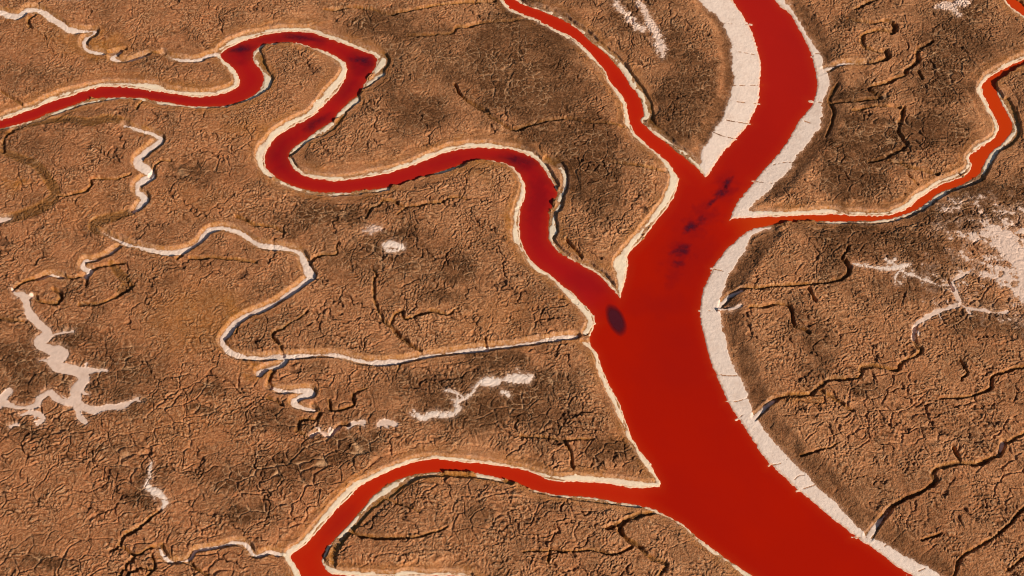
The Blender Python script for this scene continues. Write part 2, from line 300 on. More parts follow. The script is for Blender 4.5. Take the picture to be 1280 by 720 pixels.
 ('salt_patch', 'star shaped salt patch at the top right', 'salt patch', PG, 'rough', [[(1172,12,5),(1190,8,10),(1202,6,8)],[(1186,10,7),(1198,22,5)],[(1196,3,6),(1210,5,4)]], None),
 ('salt_patch', 'thin star shaped salt veins left of the white salt flat', 'salt patch', PG, 'flat',
   [[(1065,332,2),(1085,335,2.5),(1100,337,4),(1112,337,6),(1125,336,8),(1137,333,3)],[(1107,326,4),(1112,331,4),(1118,326,3)],[(1124,338,6),(1130,343,4),(1145,348,3.5),(1160,354,3),(1174,360,2)],[(1124,340,5),(1119,346,4),(1118,356,2)]], None),
 ('salt_patch', 'small white salt patch beside a gully in the lower left mud', 'salt patch', PG, 'flat', [[(190,580,2),(186,598,2),(184,606,5),(187,612,9),(200,620,9),(207,629,9),(204,637,5)]], None),
 ('salt_patch', 'sliver of salt at the top edge near the left corner', 'salt patch', PG, 'flat', [[(70,-1,4),(85,0,3),(104,0,3)]], None),
 ('salt_flat', 'large patchy white salt flat broken by mud at the right edge', 'salt flat', None, 'pan', [], None),
]

# ------------------------------------------------------------------ survey: gullies (u, v, width)
GULLY = [
 [(1090,665,7),(1104,648,7),(1118,632,7),(1140,621,6),(1160,611,6),(1167,602,6),(1164,594,6),(1172,586,6),(1197,582,5),(1220,581,6),(1250,569,5),(1252,559,6),(1267,550,5),(1280,544,5),(1320,525,5),(1400,500,6)],
 [(938,526,6),(945,520,6),(960,508,6),(975,498,6),(1010,495,6),(1022,486,6),(1040,476,5),(1072,475,5),(1077,462,6),(1090,460,5),(1120,464,4),(1125,456,5),(1147,445,5),(1151,439,5),(1142,430,5),(1143,415,5)],
 [(905,380,4),(927,363,4),(960,361,4),(985,358,4),(1017,356,4),(1045,352,5),(1060,345,6),(1060,332,5),(1052,325,4),(1060,310,2)],
 [(825,641,5),(800,645,7),(785,650,7),(775,662,7),(785,676,5),(800,686,6),(815,700,5),(832,706,6),(825,719,6),(818,745,6)],
 [(790,685,4),(765,695,3),(747,690,3),(712,691,3),(690,690,3),(655,691,2)],[(757,662,6),(768,659,6),(776,655,5)],[(687,688,4),(685,704,4)],
 [(706,555,4),(714,570,5),(716,586,4)],[(652,547,3),(685,549,3),(707,551,3),(740,552,2)],
 [(436,666,4),(460,672,4),(495,674,4),(532,670,3),(560,660,2)],[(482,622,3),(502,632,2),(525,642,2)],
 [(200,639,4),(185,652,4),(172,662,5),(155,672,5),(150,685,4),(140,690,2)],[(152,684,4),(170,695,4),(190,685,4),(203,683,4)],[(170,696,4),(160,706,4),(150,722,4)],[(190,697,4),(195,710,4),(185,722,3)],[(162,718,3),(175,712,3),(195,713,3)],[(235,704,4),(250,715,3),(265,726,3)],
 [(467,340,3),(470,347,4),(467,360,4),(470,380,4),(475,397,3),(490,411,5),(502,424,5),(517,435,4),(525,441,3)],[(487,407,4),(495,395,4),(502,391,4),(507,400,4),(525,395,4),(545,392,6),(560,395,3),(572,387,2)],
 [(355,445,4),(350,432,4),(341,420,4),(362,407,3),(385,392,2)],[(412,502,4),(417,515,4),(442,507,4),(442,495,3),(460,487,2)],
 [(343,466,6),(336,476,6),(338,484,5)],[(372,540,4),(385,547,4),(400,541,4),(412,546,4),(425,533,4),(436,531,4)],[(335,500,4),(345,502,3),(352,508,3)],[(392,507,5),(400,518,6),(392,525,5),(375,527,5),(372,540,5)],[(500,457,3),(497,467,2)],
 [(457,275,3),(465,262,4),(477,257,4),(480,251,4),(495,255,4),(507,260,4),(545,255,3),(567,249,3),(585,251,2)],[(507,260,3),(497,270,2)],
 [(295,272,3),(320,283,4),(345,287,4),(357,292,3)],[(388,331,4),(400,322,4),(420,320,3),(422,307,2)],
 [(407,15,3),(432,12,3),(457,12,4),(485,19,4),(507,17,4),(532,11,3),(570,5,3),(620,2,3)],[(512,47,3),(562,44,3),(572,37,4),(607,31,3),(640,27,3),(665,24,2)],
 [(567,107,3),(577,122,3),(600,137,4),(620,152,5),(640,163,4),(665,159,4),(702,151,4),(740,155,3),(782,159,2)],[(765,204,3),(802,209,3),(832,214,3)],[(707,300,3),(727,322,4)],
 [(1082,80,4),(1095,80,5),(1110,73,6),(1105,67,5),(1085,64,4),(1077,55,6),(1080,45,5),(1097,40,4),(1115,43,4),(1117,35,6),(1110,29,3),(1090,30,3),(1060,27,3)],[(1070,14,4),(1085,5,4),(1100,2,3),(1120,-6,3)],
 [(1165,55,3),(1147,65,6),(1145,80,6),(1132,89,5),(1130,97,5),(1102,107,5),(1085,114,3),(1100,125,4),(1072,127,3),(1040,130,2)],[(1147,92,5),(1152,100,4)],[(1130,137,5),(1125,155,6),(1122,165,4),(1130,178,4),(1132,184,4),(1115,195,5),(1085,205,4)],[(1065,140,3),(1095,134,3),(1125,136,3)],[(1047,107,4),(1036,125,5),(1042,142,4),(1033,170,3)],
 [(1110,202,3),(1135,210,4),(1172,219,3)],[(1134,220,2),(1146,232,2)],[(1010,362,4),(1020,380,3)],[(935,386,3),(960,384,4),(985,384,4),(992,407,4),(1010,417,3)],
 [(1200,452,3),(1207,467,3),(1200,478,3)],[(1320,450,4),(1280,460,4),(1252,467,4),(1237,477,4),(1237,487,4),(1210,497,3),(1172,500,2)],[(1025,490,4),(1045,502,4),(1065,515,3)],
 [(1320,610,4),(1280,637,4),(1255,662,4),(1230,680,4),(1202,697,4),(1192,722,4)],[(1257,716,4),(1280,697,4),(1310,680,4)],[(1000,570,3),(1035,562,3),(1045,557,2)],[(1192,562,5),(1198,580,4)],[(1152,677,3),(1175,669,3)],
 [(0,115,3),(27,131,3)],[(20,160,4),(12,168,5),(5,178,5),(5,192,4)],[(165,221,3),(147,226,3),(117,226,4),(115,235,3),(92,245,3),(72,247,3)],
 [(117,340,5),(140,331,4),(155,330,4)],[(102,382,5),(130,381,4),(150,370,5),(165,360,5)],[(42,370,5),(52,379,5),(72,380,6),(77,370,6),(67,362,5)],[(0,401,3),(35,404,3)],
 [(222,325,3),(226,320,3)],[(237,324,3),(280,325,4),(320,330,3)],[(37,35,4),(37,28,4),(45,20,3)],[(180,127,3),(172,137,4)],[(130,67,3),(150,65,5),(157,62,3)],[(160,76,3),(187,68,3),(205,67,3)],
 [(107,346,4),(90,349,3),(60,345,4),(45,350,4),(25,358,4),(17,364,4)],[(1141,425,4),(1143,412,5)],[(110,345,4),(108,358,5)],
 [(188,222,3),(200,205,3),(215,203,2)],[(300,405,3),(296,418,3)],[(205,683,5),(207,692,5)],
 [(722,378,2),(700,372,2)],[(655,255,2),(642,262,2)],[(610,440,3),(606,425,2)],[(1190,365,2),(1183,350,2)],
]
WIDE_GULLY = [[(167,265,5),(147,273,8),(122,279,9),(117,287,8),(132,293,6),(150,301,5)],[(0,277,8),(25,272,10),(55,260,11),(70,245,11),(60,225,10),(45,208,8),(25,200,7),(5,192,5)],[(20,160,5),(50,152,6),(87,151,7),(112,155,8),(135,150,8),(160,155,6)],[(140,331,5),(148,342,8),(160,355,9),(152,366,8)]]
BENCH = [  # ledges behind the water's edge: the cut bank stands further back here
 [(417,705,8),(418,690,9),(428,674,9),(444,657,8),(456,641,8),(474,626,8),(496,611,8),(517,598,6),(545,594,5),(595,596,5),(640,603,5)],
 [(470,68,8),(480,73,11),(482,80,9),(476,88,8),(470,97,7)],[(682,200,7),(697,205,9),(705,215,9)],
 [(1222,220,9),(1230,216,9),(1235,205,8)],[(1178,240,6),(1205,232,6),(1228,223,6)],[(695,617,6),(740,624,7),(770,628,5)],
 [(742,50,6),(770,72,6),(790,97,6),(806,120,7),(813,140,7),(815,155,6),(840,176,5)],
 [(1230,190,6),(1258,182,7),(1272,165,6),(1268,145,6),(1258,125,6)],
 [(320,62,9),(332,90,8),(337,100,9),(330,112,6)],[(430,143,5),(415,160,5),(400,168,4)],
]
TRANS0 = [  # thin cracks right across the broad salt banks, (start, end) outer to river
 ((900,26),(938,28)),((915,84),(953,86)),((916,103),(952,102)),((912,128),(949,128)),((903,150),(938,152)),((891,168),(920,176)),((917,66),(947,64)),
 ((901,375),(876,373)),((902,391),(874,390)),((907,432),(883,430)),((919,466),(893,468)),((935,501),(908,500)),((937,517),(921,521)),((912,342),(889,338)),((925,318),(904,314)),
 ((982,571),(962,579)),((1022,608),(997,615)),((1046,635),(1028,642)),((1085,668),(1064,672)),((1156,708),(1134,716)),((1108,684),(1098,690)),((1005,590),(990,598)),
 ((1030,130),(1012,129)),((1022,160),(1004,152)),((1000,188),(976,180)),((992,205),(963,203)),((965,232),(940,229)),((1025,70),(1014,66)),
]
TR = random.Random(5)
TRANS = []
for a, b in TRANS0:
    if TR.random() < 0.8:
        j = lambda k: TR.uniform(-k, k)
        TRANS.append(((a[0] + j(2), a[1] + j(4)), (b[0] + j(1), b[1] + j(4))))
# ------------------------------------------------------------------ survey: tone of the mud (u, v, ru, rv, amount)
DARK = [(478,30,32,16,.8),(512,50,22,10,.5),(590,78,85,34,.55),(520,140,34,18,.85),(500,110,30,20,.4),(625,55,45,28,.4),(660,55,45,40,.65),(665,110,45,30,.8),(700,172,38,11,.9),(738,200,26,40,.85),(750,245,20,30,.5),(860,110,32,40,.55),(880,148,26,24,.75),(840,60,22,40,.4),(845,150,28,30,.5),(790,20,30,40,.35),
 (1078,122,24,9,.7),(1062,30,14,8,.6),(1180,108,32,22,.6),(1090,178,36,22,.9),(1160,168,42,20,.7),(1200,55,50,30,.45),(1190,20,50,20,.4),(1245,60,30,20,.3),(1070,208,30,30,.95),(1115,185,22,20,.6),(1190,268,55,18,.6),(1250,250,40,25,.6),(1060,298,38,18,.6),(1120,300,60,26,.45),(1110,362,60,22,.45),(1250,405,60,20,.5),(1160,345,40,22,.6),(1040,340,20,20,.5),
 (390,275,34,10,.95),(428,268,26,9,.9),(375,287,20,8,.7),(500,295,20,8,.95),(560,338,28,12,.75),(490,325,70,34,.5),(520,345,40,14,.45),(590,505,62,24,.85),(640,500,50,26,.8),(545,480,50,12,.45),(620,455,34,9,.9),(690,480,34,16,.6),(680,525,50,18,.5),(550,372,45,10,.4),
 (443,553,28,12,.95),(415,572,45,12,.6),(345,592,50,20,.5),(300,600,42,18,.5),(310,642,26,10,.7),(180,592,26,22,.55),(175,622,22,12,.7),(60,703,34,9,.6),(120,560,60,12,.4),(30,450,40,50,.5),(150,480,50,40,.5),(95,425,22,12,.7),(80,475,18,12,.5),(258,490,16,6,.6),(256,517,12,5,.7),(30,540,60,14,.45),(235,212,16,5,.95),(250,222,28,12,.45),(765,567,34,14,.6),
 (30,100,60,14,.35),(30,190,50,30,.35),(540,235,60,10,.2),(1020,440,22,40,.5),(1000,400,20,30,.4),(1080,487,20,6,.6),(1150,640,80,40,.25),(1230,640,60,40,.25),(600,650,60,14,.35),(350,530,40,14,.5),(430,520,60,12,.4),(340,500,20,20,.3),(620,360,40,12,.3),(215,80,60,14,.3),(60,45,40,8,.15),(290,95,30,10,.3),(960,230,18,12,.5),(600,525,90,10,.4)]
BAND = [[(888,5,20),(906,45,22),(913,90,24),(905,135,28),(885,170,20)],[(1000,12,16),(1020,42,20),(1033,75,16),(1043,115,22),(1036,155,26),(1005,196,26),(968,240,20)],
 [(965,292,16),(945,312,26),(920,352,26),(915,400,26),(930,450,26),(950,505,26),(985,553,28),(1020,590,30),(1060,635,30),(1110,672,28),(1170,707,28),(1260,760,28)]]
ORANGE = [(18,229,18,9,1.),(310,160,40,16,.5),(245,400,55,45,.6),(110,265,40,25,.2),(320,465,14,6,1.),(90,50,40,16,.6),(130,62,30,14,.8),(640,285,8,30,.7),(600,215,20,12,.4),(290,395,14,20,.6),(200,110,80,10,.3),(1000,500,40,8,.6),(500,600,60,20,.2),(230,530,60,40,.2),(620,400,60,30,.25),(780,560,30,14,.3),(700,310,30,20,.35),(240,250,60,20,.2)]

# ------------------------------------------------------------------ fields
wx = fbm(X, Y, 3.0, 3, 11); wy = fbm(X, Y, 3.0, 3, 23)
edge_n = fbm(X, Y, 1.6, 3, 31)                      # ragged edges
big_n = fbm(X, Y, 26.0, 4, 41)
mid_n = fbm(X, Y, 7.0, 3, 43)

water_sdf = [poly_field(w[2]) for w in WATERS]
water_sdf.append(stroke_field([corner_line], 40))
WATERS.append(('tributary_channel', 'orange red creek bend in the top right corner', None))
d_w = np.minimum.reduce(water_sdf)
spits = stroke_field([[(a[0] + (b[0]-a[0])*.7, a[1] + (b[1]-a[1])*.7, 3.0), (b[0], b[1], 1.6), (b[0]+(b[0]-a[0])*.04, b[1]+(b[1]-a[1])*.04, 0.6)] for a, b in TRANS], 8)
d_w = np.maximum(d_w, -spits)
d_w = d_w - 0.6 + edge_n * 1.1 + 1.0 * fbm(X, Y, 0.7, 2, 77)

def twigs(st, every, ln):
    out = []
    for q in st:
        P = smooth(q, 3)
        for i in range(1, len(P) - 1):
            if TR.random() > every: continue
            t = math.atan2(P[i+1][1] - P[i-1][1], P[i+1][0] - P[i-1][0]) + TR.choice((-1, 1)) * TR.uniform(.6, 1.5)
            x, y = P[i][0], P[i][1]; L = P[i][2] * 0.35 + TR.uniform(ln * .4, ln)
            path = [(x, y, 2.6)]
            for k in range(3):
                t += TR.uniform(-.7, .7); x += math.cos(t) * L / 3; y += math.sin(t) * L / 3 * .8
                path.append((x, y, 2.4 - k * .6))
            out.append(path)
    return out
for k_ in range(len(SALT)):
    q_ = SALT[k_]
    if any(t in q_[1] for t in ('zigzag bed', 'beaded on a winding', 'thin star shaped', 'beside a gully in', 'branching salt creek', 'worm like')):
        q_[5].extend(twigs(q_[5], 0.22, 13))
salt_sdf = []
for (nm, lb, ct, gp, kd, st, pl) in SALT:
    f = np.full((NY, NX), BIG, F)
    if pl is not None:
        f = poly_field(pl, 25)
    if st:
        f = stroke_field(st, 14, 0.35, f)
    if kd == 'pan':
        eu = ((U - 1262) / 80) ** 2 + ((V - 330) / 60) ** 2
        pn = fbm(X * F(0.6) + Y * F(0.3), Y, 6.0, 5, 61, 0.68)
        vv = 0.95 - eu * 0.62 - 0.28 * np.exp(-((U - 1215) ** 2 + (V - 352) ** 2) / 900) - 0.8 * np.exp(-((U - 1240) ** 2 + (V - 375) ** 2) / 260)
        f = np.where(eu < 3, (0.62 - (vv + pn * 1.7 + 1.5 * fbm(X, Y, 1.9, 4, 63, 0.7))) * 7.0, F(BIG)).astype(F)
        f = np.where(U > 1150, f, F(BIG))
    if kd in ('rough', 'faint'):
        f = f + fbm(X, Y, 1.2, 4, 91, 0.7) * np.where(f < BIG - 1, 5.5, 0)
    salt_sdf.append(f)
kinds = [s[4] for s in SALT]
def group_min(ks):
    g = [f for f, k in zip(salt_sdf, kinds) if k in ks]
    return np.minimum.reduce(g)
for k_ in (0, 1, 2):
    salt_sdf[k_] = salt_sdf[k_] + 2.2 * mid_n + 3.2 * fbm(X, Y, 2.0, 4, 88, 0.7) - 0.8
d_wide = group_min(('wide',)); d_bank = group_min(('bank',)); d_creek = group_min(('creek',)); d_shal = group_min(('shallow',))
d_bench = stroke_field(BENCH, 14)

d_gul = stroke_field([[(p[0] + TR.uniform(-1.3, 1.3), p[1] + TR.uniform(-1.1, 1.1), p[2] * TR.uniform(.55, 1.1)) for p in smooth(q, 3)] for q in GULLY], 14, -0.3, n=2)
d_wgul = stroke_field(WIDE_GULLY, 14)
d_band = stroke_field(BAND, 20)
trans = stroke_field([[(a[0], a[1], .5), (a[0]*.6+b[0]*.4+TR.uniform(-2,2), a[1]*.6+b[1]*.4+TR.uniform(-2.5,2.5), .4), (b[0]-(b[0]-a[0])*.12, b[1]-(b[1]-a[1])*.12, .5)] for a, b in TRANS], 5)

# the cut channels
d_fill = np.maximum(d_w - 1.4, d_bank - 2.5)
d_c = np.minimum.reduce([d_fill, d_w + 0.3, d_wide, d_bank - 0.3, d_bench]) + edge_n * 1.4
gentle = 1 - sstep(2, 16, np.minimum(d_wide, d_band + 10))
gentle = np.maximum(gentle, 0)
near = np.minimum.reduce([d_w, d_wide, d_bank, d_creek])

darkf = np.zeros((NY, NX), F)
uu = U + wx * 16 + mid_n * 10; vv_ = V + wy * 12 + mid_n * 8
for (a, b, ru, rv, am) in DARK:
    e = ((uu - a) / (ru * 1.35)) ** 2 + ((vv_ - b) / (rv * 1.35)) ** 2
    np.maximum(darkf, F(am) * np.exp(-e * 0.9), out=darkf)
orangef = np.zeros((NY, NX), F)
for (a, b, ru, rv, am) in ORANGE:
    orangef += F(am) * np.exp(-(((uu - a) / ru) ** 2 + ((vv_ - b) / rv) ** 2))
del uu, vv_

# mud crack networks, several sizes, warped
w1x = X + wx * 0.9; w1y = Y * F(1.0) + wy * 0.9
f1, f2, cellid = voronoi(w1x / 4.6 + F(0.3) * mid_n, w1y / 3.6, 101, want_id=True); big_edge = (f2 - f1) * 4.0
f1, f2, cellid2 = voronoi(w1x / 1.9, w1y / 1.6, 131, want_id=True); mid_edge = (f2 - f1) * 1.7
g1, g2 = voronoi((X + wx * 1.5 + mid_n * 1.5) / 0.66, (Y + wy * 1.5) / 0.62, 151)
h1, h2 = voronoi((X + wx * 1.2) / 1.12 + F(.45) * edge_n, (Y + wy * 1.2) / 0.95, 157)
worm = (1 - sstep(0.03, 0.22, (h2 - h1) * 1.2)) * sstep(-0.15, 0.15, fbm(X, Y, 1.5, 2, 159))
wormlip = sstep(0.12, 0.3, (h2 - h1) * 1.2) * (1 - sstep(0.3, 0.6, (h2 - h1) * 1.2)) * sstep(-0.15, 0.15, fbm(X, Y, 1.5, 2, 159))
q1, q2 = voronoi((X + wx * 2.2 + mid_n * 4) / 12.0, (Y + wy * 2.2 - mid_n * 3) / 8.5, 163)
hcrack = (1 - sstep(0.012, 0.045, (q2 - q1) + 0.02 * edge_n)) * sstep(-0.12, 0.12, fbm(X, Y, 9, 3, 165))
del q1, q2
zone = sstep(-0.25, 0.35, fbm(X, Y, 14, 3, 171) + 0.5 * darkf - 0.25 * (V < 470))
zone2 = sstep(-0.15, 0.4, fbm(X, Y, 9, 3, 191) + 0.25 * darkf)
bigcrack = (1 - sstep(0.05, 0.45, big_edge)) * (0.25 + 0.75 * zone)
midcrack = (1 - sstep(0.04, 0.30, mid_edge)) * (0.25 + 0.75 * zone2)
# the left bottom quarter is crossed by longer cracks
lowleft = sstep(420, 520, V) * (1 - sstep(330, 620, U)) + 0.5 * sstep(1020, 1150, U) * sstep(380, 440, V)
bigcrack = bigcrack * (0.7 + 0.6 * lowleft)
smooth_near = 1 - sstep(3, 15, np.minimum(np.minimum(d_w, d_wide), np.minimum(d_bank, d_creek + 4)) + mid_n * 8)
smooth_band = np.maximum(smooth_near * 0.95, 0.85 * (1 - sstep(-4, 8, d_band)))
smooth_band = np.maximum(smooth_band, np.clip(orangef, 0, 1) * 0.6)
rough = (1 - 0.8 * np.clip(smooth_band, 0, 1)) * (0.32 + 0.78 * sstep(-0.35, 0.35, fbm(X, Y, 5.0, 4, 45, 0.7)))
rough = rough * (1 - 0.45 * sstep(0.35, 0.8, darkf))

# ------------------------------------------------------------------ heights (metres above the water)
plateau = 1.30 + 0.25 * big_n + 0.08 * mid_n
dist_m = np.clip(d_c, 0, 50) * M
lip = 0.92 + 0.15 * mid_n
outer = lip + (plateau - lip) * sstep(0.2, 5.0, dist_m)
outer = outer * (1 - gentle) + gentle * (0.22 + (plateau - 0.22) * sstep(0, 6.5, dist_m))
lumps = (0.5 - g1) * 0.46
outer = outer + rough * (lumps - 0.12 * worm + 0.04 * wormlip) + 0.02 * rough * fbm(X, Y, 0.5, 2, 211)
outer -= (bigcrack * 0.34 + midcrack * 0.12 + hcrack * 0.45) * (1 - 0.8 * np.clip(smooth_band, 0, 1))
outer += 0.13 * (sstep(0.3, 0.55, big_edge) - sstep(0.55, 1.1, big_edge)) * zone * (1 - np.clip(smooth_band, 0, 1))
outer += 0.03 * edge_n * (1 - rough)
# faint crack line that follows the levees
ring = np.exp(-((near + mid_n * 5 - 11) / 1.0) ** 2) * sstep(-0.1, 0.25, fbm(X, Y, 9, 2, 231)) * (1 - gentle)
outer -= 0.12 * ring
outer -= 0.24 * (1 - sstep(9.0, 10.8, near + mid_n * 11 + big_n * 8 + edge_n * 2.0)) * (1 - gentle) * (1 - 0.5 * (d_creek < 20)) * sstep(-0.25, 0.2, fbm(X, Y, 16, 2, 233))
fl = np.where(d_w > 0, 0.06 * np.clip(d_w * M / 0.25, 0, 1) + 0.05 * np.clip(d_w * M, 0, 5), -0.55 * np.clip(-d_w * M / 1.1, 0, 1)).astype(F)
fl += 0.018 * fbm(X, Y, 0.8, 3, 241) * sstep(0, 1, d_w)
wallw = 0.28 + 1.4 * gentle
H = fl + (outer - fl) * sstep(-0.06, 1.0, d_c * M / wallw)
def carve(H, d, depth, wall):
    return H - depth * (1 - sstep(-0.12, wall, d * M))
land = sstep(-1.0, 3.0, d_w)
H = carve(H, d_creek + edge_n * 1.0 - 0.8, 0.85 * land * sstep(-2, 6, np.minimum(d_wide, d_bank) + 3), 0.32)
bed = plateau - 0.22 - 0.35 * (1 - sstep(0, 40, near))
fk = 1 - sstep(-0.5, 1.2, d_shal + edge_n * 1.2)
H = H + (bed - H) * fk * land
fk = 0.75 * (1 - sstep(-1, 2.0, group_min(('flat', 'pan'))))
H = H + (plateau - 0.08 - H) * fk * land
for q in (0,):
    hr = np.exp(-((d_gul - 1.6) / 1.2) ** 2) + np.exp(-((d_creek - 3.4) / 1.3) ** 2)
    H = H + 0.04 * hr * land
gvar = 1.15 * (0.5 + 0.5 * sstep(-0.4, 0.3, fbm(X, Y, 6, 2, 251)))
H = carve(H, d_gul * 1.0 + 0.1 + edge_n * 1.5, gvar * land * sstep(-3, 3, d_wide), 0.36)
H = carve(H, d_wgul + edge_n * 1.6, 0.30 * land, 0.5)
floor_min = np.where(d_w > 0.6, F(0.03), F(-0.6))
H = np.maximum(H, floor_min)
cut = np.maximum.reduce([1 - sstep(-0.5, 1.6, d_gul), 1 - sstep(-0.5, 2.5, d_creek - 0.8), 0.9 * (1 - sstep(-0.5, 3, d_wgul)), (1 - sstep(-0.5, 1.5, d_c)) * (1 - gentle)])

# ------------------------------------------------------------------ salt surface
soft_n = edge_n * 1.1 + 0.7 * fbm(X, Y, 0.55, 2, 261)
groove = (1 - sstep(0.0, 0.4, trans + 0.25 * edge_n)) * sstep(-0.25, 0.1, fbm(X, Y, 1.1, 2, 303))
pan_crack = (1 - sstep(0.03, 0.13, mid_edge)) + 0.8 * (1 - sstep(0.04, 0.2, big_edge))
SALT_IDX = np.argmin(np.stack(salt_sdf), 0).astype(np.int16)
D_S = np.minimum.reduce(salt_sdf)
flatish = np.isin(SALT_IDX, [i for i, k in enumerate(kinds) if k in ('flat', 'rough', 'pan', 'faint')])
brk = np.isin(SALT_IDX, [i for i, q in enumerate(SALT) if any(t in q[1] for t in ('broken', 'crumbling', 'shaded', 'lumpy', 'thin salt line', 'lower side'))])
isbank = np.isin(SALT_IDX, [i for i, k in enumerate(kinds) if k == 'bank'])
ds = D_S + soft_n * 1.15 + isbank * 0.9 * fbm(X, Y, 1.1, 3, 269) + 1.0 * isbank + 1.0 * (np.isin(SALT_IDX, [i for i, k in enumerate(kinds) if k == 'creek'])) + 1.7 * (isbank | np.isin(SALT_IDX, [i for i, k in enumerate(kinds) if k in ('creek', 'shallow')])) * np.clip(fbm(X, Y, 4.5, 3, 263) * 1.6, -0.5, 1)
ds = np.where(isbank & ~brk, np.minimum(ds, np.maximum(np.abs(d_w) - 1.4, D_S - 2.5)), ds)
ispan = SALT_IDX == len(SALT) - 1
ds = ds + flatish * (0.9 * edge_n + np.where(ispan, 1.7, 2.0) * pan_crack)
# bank crusts are broken in places where they are thin
gap = sstep(0.1, 0.45, fbm(X, Y, 2.6, 3, 281)) * brk * (d_wide > 3)
ds = ds + gap * 2.8
rise = np.clip(-ds * M / np.where(flatish, 0.55, 0.28), -2.5, 1.0)
salt_z = H + np.where(rise > 0, 0.055 * rise, 0.14 * rise)
salt_z += 0.026 * fbm(X, Y, 0.45, 2, 291) * (rise > 0) + (rise > 0) * 0.012 * (0.4 - g1)
salt_z -= 0.10 * groove + 0.022 * pan_crack * (rise > 0) * np.where(flatish, 1.0, 0.25) * (d_shal > 1)
stain = np.clip(groove * 0.9 + 0.55 * sstep(0.1, 0.7, fbm(X, Y, 2.2, 4, 301)), 0, 1) * np.where(d_wide < 0, 0.45, 0.8)
stain = np.maximum(stain, 0.85 * (1 - sstep(0.0, 0.95, rise + 0.3 * edge_n)))
wet = (1 - sstep(0.2, 2.4, d_w)) * (D_S < 2)
dust = (1 - sstep(-1, 5, D_S + edge_n * 3)) * 0.6
dust = np.where(SALT_IDX == len(SALT) - 1, np.maximum(dust, 0.75 * (1 - sstep(-1, 7, D_S))), dust)

# ------------------------------------------------------------------ mesh building
def grid_mesh(name, Z, mask=None, attrs=None, sub=1):
    """quads of the survey grid whose mask is set, with per-vertex colour attributes"""
    Xs, Ys, Zs = X[::sub, ::sub], Y[::sub, ::sub], Z[::sub, ::sub] if hasattr(Z, 'shape') else None
    ny, nx = Xs.shape
    idx = np.arange(ny * nx, dtype=np.int64).reshape(ny, nx)
    q = np.stack([idx[:-1, :-1], idx[:-1, 1:], idx[1:, 1:], idx[1:, :-1]], -1).reshape(-1, 4)
    if mask is not None:
        q = q[mask.reshape(-1)]
    if len(q) == 0:
        return None
    flag = np.zeros(ny * nx, bool); flag[q.reshape(-1)] = True
    used = np.nonzero(flag)[0]
    remap = np.zeros(ny * nx, np.int32); remap[used] = np.arange(len(used), dtype=np.int32)
    q = remap[q]
    co = np.empty((len(used), 3), F)
    co[:, 0] = Xs.reshape(-1)[used]; co[:, 1] = Ys.reshape(-1)[used]
    co[:, 2] = Zs.reshape(-1)[used] if Zs is not None else Z
    me = bpy.data.meshes.new(name)
    me.vertices.add(len(used)); me.vertices.foreach_set('co', co.reshape(-1))
    me.loops.add(len(q) * 4); me.loops.foreach_set('vertex_index', q.reshape(-1))
    me.polygons.add(len(q))
    me.polygons.foreach_set('loop_start', np.arange(0, len(q) * 4, 4, dtype=np.int32))
    me.polygons.foreach_set('use_smooth', np.ones(len(q), bool))
    me.update(calc_edges=True)
    for an, ch in (attrs or {}).items():
        a = me.attributes.new(an, 'FLOAT_COLOR', 'POINT')
        c = np.ones((len(used), 4), F)
        for k, f in enumerate(ch):
            c[:, k] = f[::sub, ::sub].reshape(-1)[used]
        a.data.foreach_set('color', c.reshape(-1))
    ob = bpy.data.objects.new(name, me)
    COL.objects.link(ob)
    return ob

# ------------------------------------------------------------------ materials
class NT:
    def __init__(self, name):
        self.m = bpy.data.materials.new(name); self.m.use_nodes = True
        self.t = self.m.node_tree; self.t.nodes.clear()
        self.out = self.t.nodes.new('ShaderNodeOutputMaterial')
        self.b = self.t.nodes.new('ShaderNodeBsdfPrincipled')
        self.t.links.new(self.b.outputs[0], self.out.inputs[0])
        self.geo = self.t.nodes.new('ShaderNodeNewGeometry').outputs['Position']
    def n(self, k, **kw):
        nd = self.t.nodes.new(k)
        for a, v in kw.items(): setattr(nd, a, v)
        return nd
    def l(self, a, b): self.t.links.new(a, b)
    def attr(self, name):
        a = self.n('ShaderNodeAttribute', attribute_name=name)
        s = self.n('ShaderNodeSeparateColor'); self.l(a.outputs['Color'], s.inputs[0])
        return s.outputs[0], s.outputs[1], s.outputs[2]
    def noise(self, scale, detail=4, rough=0.6):
        x = self.n('ShaderNodeTexNoise'); x.inputs['Scale'].default_value = scale
        x.inputs['Detail'].default_value = detail; x.inputs['Roughness'].default_value = rough
        self.l(self.geo, x.inputs['Vector']); return x.outputs[0]
    def ramp(self, f, lo, hi, a=0.0, b=1.0):
        r = self.n('ShaderNodeMapRange'); r.inputs[1].default_value = lo; r.inputs[2].default_value = hi
        r.inputs[3].default_value = a; r.inputs[4].default_value = b; self.l(f, r.inputs[0]); return r.outputs[0]
    def math(self, op, a, b):
        m = self.n('ShaderNodeMath', operation=op)
        for k, v in enumerate((a, b)):
            if isinstance(v, (int, float)): m.inputs[k].default_value = v
            else: self.l(v, m.inputs[k])
        return m.outputs[0]
    def mix(self, f, a, b, mode='MIX'):
        m = self.n('ShaderNodeMix', data_type='RGBA', blend_type=mode)
        if isinstance(f, (int, float)): m.inputs[0].default_value = f
        else: self.l(f, m.inputs[0])
        for k, v in ((6, a), (7, b)):
            if isinstance(v, tuple): m.inputs[k].default_value = v + (1,)
            else: self.l(v, m.inputs[k])
        return m.outputs[2]

